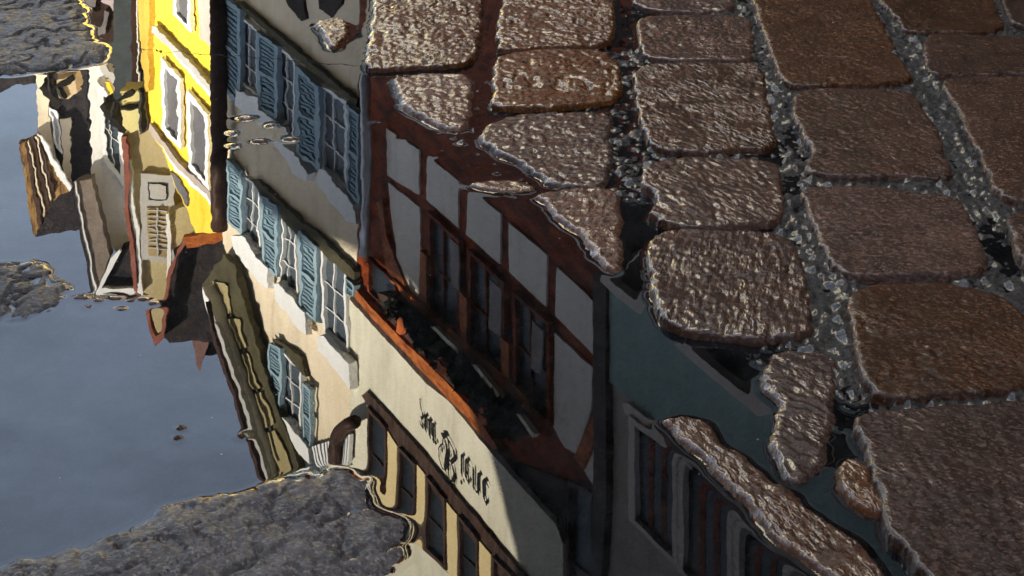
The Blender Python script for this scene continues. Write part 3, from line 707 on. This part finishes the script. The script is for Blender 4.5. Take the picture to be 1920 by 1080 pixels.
# ---------------- cream house with blue shutters
u1 = P.u_at(672, 420) + .02; u2 = P.u_at(415, 440)
blue = thing('shuttered_house', 'cream house with pale blue louvred shutters and white sills, mirrored in the puddle', 'house', base(P, 540, 400))
wt = [P.hit(x, y) for x, y in ((436,494),(462,592),(502,722),(558,868))]
MB().prism([P.uz(u1, 0), P.uz(u1, max(p.z for p in wt) + 1.2)] + wt[::-1] + [P.uz(u2, wt[0].z - .05), P.uz(u2, 0)], P.n * 5).build('wall', M['cream'], blue)
for (sh, gl) in (
    (((413,-10),(450,18),(450,205),(414,160)), ((451,30),(482,56),(482,180),(452,158))),
    (((480,58),(520,88),(520,222),(481,205)), ((521,86),(552,112),(552,262),(522,236))),
    (((553,122),(597,160),(597,318),(554,290)), ((600,156),(650,192),(650,352),(602,312))),
    (((650,196),(672,214),(672,384),(651,362)), None),
    (((424,300),(453,322),(453,440),(425,418)), ((456,330),(487,352),(487,470),(457,440))),
    (((488,362),(518,388),(519,522),(490,498)), ((526,392),(556,416),(557,552),(527,530))),
    (((559,432),(593,462),(594,608),(561,580)), ((602,468),(648,508),(650,660),(604,622))),
    (((647,520),(664,534),(662,556),(648,548)), None),
    (((503,640),(527,658),(527,770),(504,748)), ((528,660),(562,690),(562,806),(530,778))),
    (((564,714),(581,730),(582,856),(566,838)), None)):
    n = 16 if sh[2][1] - sh[1][1] > 60 else 4
    shutter(blue, P, list(sh), .07, n)
    if gl: window(blue, P, list(gl), 'trim', 'bluegl', .02, .08, 1, 2)
for q in ([(440,168),(482,184),(484,206),(522,230),(522,246),(470,226),(440,196)], [(512,268),(520,262),(562,300),(575,322),(572,342),(546,320)], [(596,316),(604,316),(662,384),(667,420),(650,412),(592,346)],
          [(432,440),(456,444),(500,506),(500,542),(488,534),(440,470)], [(512,530),(526,530),(570,588),(574,630),(562,622),(512,558)], [(597,630),(606,632),(655,682),(655,730),(640,712),(594,654)],
          [(524,790),(530,784),(578,842),(580,866),(560,852)]):
    poly('sill', blue, 'trim', P, q, .09, .06)
for q in ([(440,6),(446,2),(560,98),(668,190),(668,200),(560,112)], [(470,338),(482,336),(560,414),(592,438),(666,510),(664,530),(592,464),(530,416)], [(512,634),(520,636),(562,672),(572,708),(564,704),(540,664)]):
    poly('lintel_and_shade', blue, 'soffit', P, q, .05, .04)  # lintel trim; first dark strip paints in the shadow under the wall edge
for q in ([(519,-40),(562,-40),(574,34),(564,38),(540,12)], [(594,-40),(640,-40),(640,8),(620,30),(598,16)]):
    poly('shop_window', blue, 'basewall', P, q, .02, .05)
# verge of the roof: soffit, tan boards, gutter
sof = poly('soffit', blue, 'soffit', P, [(378,538),(420,478),(438,494),(464,592),(504,722),(560,872),(600,960),(560,990),(512,905),(476,812),(430,690),(402,600)], .10, .06)
for q in ([(398,528),(424,536),(434,586),(413,588)], [(424,598),(447,598),(463,652),(438,656)], [(443,668),(466,664),(488,725),(463,731)], [(468,741),(491,735),(514,796),(488,803)], [(495,813),(517,806),(544,872),(514,890)]):
    poly('soffit_board', blue, 'panel', P, q, .12, .03)
g = MB(); g.px(P, [(380,540),(392,560),(410,618),(442,706),(470,790),(496,880),(520,940),(508,948),(486,884),(458,796),(430,712),(398,622),(384,570)], .22, .1)
gut = g.build('gutter', M['trim'], blue)
MB().px(P, [(386,566),(398,620),(430,710),(458,794),(486,884),(510,948),(505,952),(481,886),(453,798),(425,714),(393,624)], .26, .05).build('gutter_lip', M['darkpipe'], gut)
MB().px(P, [(401,600),(411,618),(443,706),(471,790),(497,880),(493,882),(467,794),(438,710),(406,624)], .25, .04).build('gutter_seam', M['greypaint'], gut)
# small striped frieze and a bent pipe under the eave
fz = poly('frieze', blue, 'louvre_gap', P, [(552,845),(580,842),(584,838),(656,812),(656,860),(640,872),(560,878)], .05, .03)
fb = MB()
for k in range(13):
    a = k / 13.0
    fb.px(P, sub([(586,838),(656,814),(656,862),(592,866)], a, a + .045, 0, 1), .07, .03)
fb.build('bar', M['trim'], fz)
MB().tube([P.hit(*p, .12) for p in ((664,790),(650,796),(638,806),(630,822),(627,840),(627,866))], .05).build('bent_pipe', M['darkpipe'], blue, True)
MB().tube([P.hit(*p, .12) for p in ((409,-60),(410,100),(411,250),(411,400),(411,428))], .07).build('downpipe', M['darkpipe'], blue, True)

# ---------------- yellow house
yel = thing('yellow_house', 'bright sunlit yellow house with white framed windows, mirrored upside down at the upper left', 'house', base(P, 340, 200))
ub = P.u_at(262, 60); PY = Plane(FAC_AZ, 4.05)
def drop(pl, px, py): 
    p = pl.hit(px, py); return Vector((p.x, p.y, 0))
MB().prism([drop(PY,416,0), drop(PY,258,0)] + [PY.hit(x, y) for x, y in ((262,0),(270,168),(280,242),(312,298),(328,350),(350,392),(366,436),(416,434))], PY.n * 4).build('wall', M['yellow'], yel)
MB().prism([drop(PY,278,0), drop(PY,257,0)] + [PY.hit(x, y, .06) for x, y in ((258,0),(264,100),(272,170),(279,168),(277,100),(280,0))], PY.n * .3).build('shaded_return', M['shaded_yellow'], yel)  # side return of the wall, its shade painted as darker yellow
for q in ([(322,-60),(356,-40),(358,62),(325,28)], [(301,108),(338,146),(340,282),(304,246)], [(349,168),(389,212),(391,358),(353,312)]):
    window(yel, PY, q, 'trim', 'pane', .03, .17, 0, 0)
poly('shop_or_shaded_front', yel, 'taupe', PY, [(368,-60),(412,-40),(412,104),(374,70)], .03, .05)  # shade over shutter and wall painted in as a taupe patch
poly('cornice', yel, 'greypaint', PY, [(284,48),(292,50),(345,106),(405,172),(405,186),(344,118),(284,58)], .06, .08)
poly('cornice', yel, 'trim', PY, [(290,57),(345,118),(404,186),(404,192),(344,124)], .05, .06)
poly('cornice', yel, 'taupe', PY, [(278,230),(286,240),(333,302),(390,358),(414,398),(412,408),(386,366),(330,312),(280,246)], .05, .05)
poly('cornice', yel, 'trim', PY, [(282,244),(330,308),(387,362),(412,404),(411,412),(383,370),(328,318)], .04, .04)
poly('pane_strip', yel, 'pane', PY, [(318,318),(330,330),(352,362),(350,388),(330,352)], .02, .03)

# ---------------- houses closing the street, square to the view
def front(Y): return Plane(0.0, Y)
Q = front(19.0)
bei = thing('beige_gable_house', 'beige gabled house with pale shutter panel and dark roof, mirrored beside the yellow house', 'house', base(Q, 290, 300))
MB().prism([drop(Q,420,0), drop(Q,232,0)] + [Q.hit(x, y) for x, y in ((230,256),(238,300),(248,380),(262,470),(266,548),(290,590),(306,620),(316,500),(345,452),(420,430))], Vector((0, 4, 0))).build('wall', M['beige'], bei)
poly('upper_wall', bei, 'beige', Q, [(276,588),(312,560),(300,634),(288,640)], .05, .3)
poly('shop_or_shaded_front', bei, 'slate', Q, [(212,-60),(262,-60),(266,172),(246,232),(214,200)], .04, .05)
poly('downpipe', bei, 'darkpipe', Q, [(244,-60),(254,-60),(257,168),(249,168)], .12, .06)
poly('downpipe', bei, 'trim', Q, [(255,-60),(257,-60),(260,168),(258,168)], .12, .06)
pn = poly('panel', bei, 'greypaint', Q, [(262,324),(328,331),(325,490),(266,486)], .06, .06)
poly('hatch', bei, 'louvre_gap', Q, [(277,342),(314,345),(313,378),(278,375)], .07, .02)
poly('hatch_door', bei, 'greypaint', Q, [(280,345),(311,348),(310,375),(281,372)], .08, .02)
lw = poly('window', bei, 'tan', Q, [(276,390),(315,394),(313,481),(280,478)], .08, .03)
lb = MB(); lq = [(276,390),(315,394),(313,481),(280,478)]
lb.px(Q, sub(lq, .44, .52, 0, 1), .10, .02)
for k in range(9): lb.px(Q, sub(lq, .02, .98, .05 + k*.1, .075 + k*.1), .095, .02)
lb.build('louvre', M['greypaint'], lw)
poly('side_gable', bei, 'beige', Q, [(315,402),(371,378),(373,438),(342,452),(318,476)], .3, .3)
poly('verge', bei, 'trim', Q, [(312,402),(317,402),(320,470),(316,520),(312,520)], .34, .05)
poly('verge', bei, 'trim', Q, [(240,300),(246,300),(252,400),(262,440),(268,545),(263,548),(256,450),(246,400)], .06, .08)
poly('verge', bei, 'verge', Q, [(226,256),(237,256),(244,330),(240,400),(256,480),(256,544),(250,544),(246,480),(234,400),(233,330)], .08, .08)
poly('verge', bei, 'verge', Q, [(345,446),(352,452),(330,478),(322,520),(316,560),(306,634),(290,648),(276,600),(273,580),(278,580),(284,610),(292,632),(300,625),(310,560),(315,500)], .36, .1)
poly('roof', bei, 'roof', Q, [(345,452),(412,432),(424,474),(386,540),(400,600),(410,640),(318,640),(306,632),(316,560),(322,520),(330,478)], .2, 2.5)
poly('roof_gutter', bei, 'beam', Q, [(344,446),(372,440),(412,430),(418,448),(376,462),(350,466)], .5, .1)
poly('chimney', bei, 'chimney', Q, [(356,626),(398,616),(382,668),(372,696),(364,672)], .1, .5)
poly('chimney', bei, 'roof', Q, [(388,622),(408,618),(412,662),(380,668)], .0, .4)

Q2 = front(23.0)
whi = thing('white_house', 'white rendered house with dark hipped roof and tall window, mirrored left of the beige gable', 'house', base(Q2, 200, 300))
MB().prism([drop(Q2,252,0), drop(Q2,166,0)] + [Q2.hit(x, y) for x, y in ((166,120),(172,330),(195,440),(215,470),(252,462))], Vector((0, 4, 0))).build('wall', M['white'], whi)
window(whi, Q2, [(180,150),(228,210),(232,352),(196,300)], 'trim', 'bluegl', .05, .2, 1, 1)
poly('lintel_band', whi, 'greypaint', Q2, [(176,118),(190,118),(250,172),(262,190),(240,176),(196,140)], .08, .06)
sf = poly('soffit', whi, 'greysoffit', Q2, [(137,342),(172,336),(196,440),(206,480),(180,546),(176,546)], .3, .2)
poly('verge', whi, 'trim', Q2, [(137,342),(142,342),(160,440),(181,540),(177,548),(156,445)], .33, .06)
poly('verge', whi, 'roof', Q2, [(133,342),(137,342),(156,445),(177,548),(173,552),(152,450)], .34, .06)
poly('roof', whi, 'roof', Q2, [(186,546),(224,468),(254,458),(258,546)], .25, 3)
poly('verge', whi, 'trim', Q2, [(180,548),(206,485),(222,466),(226,472),(210,500),(190,540),(250,541),(262,530),(266,540),(254,548)], .36, .06)

Q3 = front(27.0)
lef = thing('striped_eave_house', 'narrow house with cream corner and striped brown eaves, leftmost of the mirrored houses', 'house', base(Q3, 110, 250))
MB().prism([drop(Q3,170,0), drop(Q3,68,0)] + [Q3.hit(x, y) for x, y in ((68,120),(72,250),(100,320),(132,352),(150,400),(170,345))], Vector((0, 4, 0))).build('wall', M['roof'], lef)
poly('corner', lef, 'cream', Q3, [(67,118),(90,118),(92,240),(104,290),(116,330),(112,336),(72,256)], .05, .1)
poly('pilaster', lef, 'cream', Q3, [(112,225),(131,220),(132,350),(120,340)], .05, .1)
window(lef, Q3, [(92,200),(108,215),(114,290),(98,262)], 'trim', 'greypaint', .06, .2, 0, 1)
poly('soffit', lef, 'brownsoffit', Q3, [(36,271),(70,256),(112,334),(132,354),(108,368),(70,438),(62,440)], .3, .2)
for q in ([(46,269),(51,267),(79,418),(73,427)], [(59,262),(63,260),(92,384),(87,394)], [(74,270),(78,276),(101,356),(97,364)]):
    poly('rafter', lef, 'darkwood', Q3, q, .34, .04)
for q in ([(52,266),(54,265),(84,406),(82,410)], [(66,259),(68,258),(95,370),(93,376)]):
    poly('rafter', lef, 'cream', Q3, q, .34, .04)
poly('verge', lef, 'trim', Q3, [(70,252),(76,252),(120,330),(132,352),(128,356),(112,338)], .33, .05)
poly('roof', lef, 'roof', Q3, [(64,442),(70,436),(106,366),(134,354),(148,430),(110,438)], .32, 2)
poly('low_dark_shape', lef, 'roof', Q3, [(-60,120),(66,120),(66,158),(30,160),(0,172),(-60,176)], .0, 2)  # dark shape low at the left, in the roof tile material

poly('shop_window', whi, 'basewall', Q2, [(120,-60),(256,-60),(254,168),(225,128),(196,118),(150,118)], .03, .05)
poly('lilac_wall', whi, 'lilac', Q2, [(190,-60),(248,-60),(246,52),(226,36),(206,12),(190,2)], .06, .05)
for q in ([(166,-20),(180,-10),(180,26),(170,22)], [(196,20),(204,22),(198,64),(190,66)], [(216,34),(226,46),(222,82),(216,88)]):
    poly('shop_frame', whi, 'pane', Q2, q, .07, .03)
# lanterns on brackets
def lantern(Y, body, cap, bars, glass, label):
    L_ = front(Y)
    c = L_.hit(*body[0])
    t = thing('wall_lantern', label, 'lantern', (c.x, c.y, c.z), 'street lanterns mirrored in the puddle')
    poly('lamp_glass', t, glass, L_, body, .35, .3)
    poly('cap', t, 'iron', L_, cap, .2, .4)
    f = MB()
    for a, b2 in bars: f.tube([L_.hit(*a, .37), L_.hit(*b2, .37)], .03, 6)
    f.build('frame', M['iron'], t)
lantern(22.0, [(105,150),(142,145),(144,172),(128,188),(112,182)], [(72,164),(82,162),(96,172),(112,196),(104,208),(94,190)], [((98,170),(138,146)),((96,172),(94,140)),((108,160),(120,184))], 'lampglass', 'cream glass street lantern with black frame, mirrored in front of the leftmost house')
lantern(18.3, [(228,172),(262,166),(266,242),(244,248),(230,236)], [(186,200),(196,198),(222,232),(232,250),(222,246),(204,228)], [((212,222),(218,190)),((218,190),(250,170)),((229,202),(264,200)),((264,168),(268,246))], 'lampgreen', 'olive glass street lantern on a black bracket, mirrored beside the yellow house')
poly('bracket', bpy.data.objects['wall_lantern.001'], 'darkwood', front(18.3), [(267,170),(280,172),(284,244),(262,254),(267,240)], .1, .2)
lp = poly('small_sign', None, 'yellow', front(21.0), [(196,152),(204,152),(213,176),(206,178)], 0, .06); tag(lp, 'small yellow sign mirrored beside the white house', 'sign')
cb = MB(); cb.tube([STREET.hit(x, y, 1.2) for x, y in ((240,90),(300,96),(420,104),(560,114),(690,126),(900,130))], .0022, 6)
tag(cb.build('overhead_cable', M['iron']), 'thin dark cable strung along the street above the houses, mirrored as a fine line', 'cable')

# ---------------- houses across the street (behind the viewer) that shade the ground
SUN_AZ, SUN_EL = math.radians(235), math.radians(32)
sdir = Vector((math.sin(SUN_AZ) * math.cos(SUN_EL), math.cos(SUN_AZ) * math.cos(SUN_EL), math.sin(SUN_EL)))
OPP = Plane(FAC_AZ, -5.0)
def cast(px, py):
    p = P.hit(px, py); t = (OPP.D - P.n.dot(p)) / P.n.dot(sdir); return p + sdir * t
shade = [cast(*p) for p in ((418,268),(480,345),(565,432),(660,470),(775,532),(880,700),(930,862))]
far_u = shade[0].dot(P.u); near_u = shade[-1].dot(P.u)
opp = thing('gabled_house', 'plain plastered house across the narrow street, behind the viewer', 'house', (OPP.n * OPP.D))
MB().prism([OPP.uz(near_u + .01, 0), OPP.uz(far_u, 0)] + [Vector(p) for p in shade], OPP.n * -5).build('wall', M['greysoffit'], opp)
top = cast(985, 1080)
opp2 = thing('tall_house', 'tall plain house across the street beside the viewer, its roof above the lane', 'house', (OPP.n * OPP.D + OPP.u * -3))
MB().prism([OPP.uz(near_u, 0), Vector(shade[-1]), Vector(top), OPP.uz(top.dot(P.u) - 1.0, top.z + 2.5), OPP.uz(-14, top.z + 2.5), OPP.uz(-14, 0)], OPP.n * -6).build('wall', M['greysoffit'], opp2)

back = thing('sky_block_house', 'unseen house added far behind the viewer to block sky light', 'house', (0, -13, 0))  # added out of view to keep sky light off the stones
BK = Plane(math.radians(180 - 24), 13.0)
MB().prism([BK.uz(-14, 0), BK.uz(14, 0), BK.uz(14, 9), BK.uz(0, 13), BK.uz(-14, 9)], BK.n * 6).build('wall', M['greysoffit'], back)
# ------------------------------------------------------------------ light, sky, camera
sun = bpy.data.lights.new('sun', 'SUN'); sun.energy = 5.0; sun.angle = math.radians(.5); sun.color = (1, .91, .75)
so = bpy.data.objects.new('sun', sun); COL.objects.link(so)
so.rotation_mode = 'QUATERNION'; so.rotation_quaternion = sdir.to_track_quat('Z', 'Y')
w = bpy.data.worlds.new('World'); scene.world = w; w.use_nodes = True
nt = w.node_tree; bg = nt.nodes['Background']
sky = nt.nodes.new('ShaderNodeTexSky'); sky.sky_type = 'NISHITA'; sky.sun_disc = False
sky.sun_elevation = SUN_EL; sky.sun_rotation = SUN_AZ; sky.air_density = 1.0; sky.dust_density = .6; sky.ozone_density = 1.0
hs = nt.nodes.new('ShaderNodeHueSaturation'); hs.inputs['Saturation'].default_value = .66
nt.links.new(sky.outputs['Color'], hs.inputs['Color'])
wc = nt.nodes.new('ShaderNodeTexCoord'); wm = nt.nodes.new('ShaderNodeMapping'); wm.inputs['Scale'].default_value = (9, 9, 26); wm.inputs['Rotation'].default_value = (.5, .2, 0)
nt.links.new(wc.outputs['Generated'], wm.inputs['Vector'])
wn = nt.nodes.new('ShaderNodeTexNoise'); wn.inputs['Scale'].default_value = 1.0; wn.inputs['Detail'].default_value = 9; wn.inputs['Roughness'].default_value = .7
nt.links.new(wm.outputs['Vector'], wn.inputs['Vector'])
wr = nt.nodes.new('ShaderNodeMapRange'); wr.inputs['From Min'].default_value = .3; wr.inputs['From Max'].default_value = .75; wr.inputs['To Min'].default_value = .82; wr.inputs['To Max'].default_value = 1.25
nt.links.new(wn.outputs['Fac'], wr.inputs['Value']); wz = nt.nodes.new('ShaderNodeSeparateXYZ'); nt.links.new(wc.outputs['Generated'], wz.inputs['Vector'])
we = nt.nodes.new('ShaderNodeMapRange'); we.inputs['From Min'].default_value = .22; we.inputs['From Max'].default_value = .55; we.inputs['To Min'].default_value = .46; we.inputs['To Max'].default_value = 1.0
nt.links.new(wz.outputs['Z'], we.inputs['Value'])
wq = nt.nodes.new('ShaderNodeMath'); wq.operation = 'MULTIPLY'; nt.links.new(wr.outputs['Result'], wq.inputs[0]); nt.links.new(we.outputs['Result'], wq.inputs[1])
nt.links.new(wq.outputs[0], hs.inputs['Value']); nt.links.new(hs.outputs['Color'], bg.inputs['Color']); bg.inputs['Strength'].default_value = .125

cam = bpy.data.cameras.new('camera'); co = bpy.data.objects.new('camera', cam); COL.objects.link(co)
cam.sensor_width = 36; cam.lens = 36 * F / 1920.; cam.clip_start = .01; cam.clip_end = 2000
m = Matrix((rt, up, -fw)).transposed().to_4x4(); m.translation = (0, 0, H); co.matrix_world = m
scene.camera = co
vs = scene.view_settings; vs.view_transform = 'Standard'; vs.look = 'None'; vs.gamma = 1; vs.exposure = 2.95
scene.render.engine = 'CYCLES'; scene.cycles.max_bounces = 8; scene.cycles.transparent_max_bounces = 12
scene.cycles.sample_clamp_indirect = 6
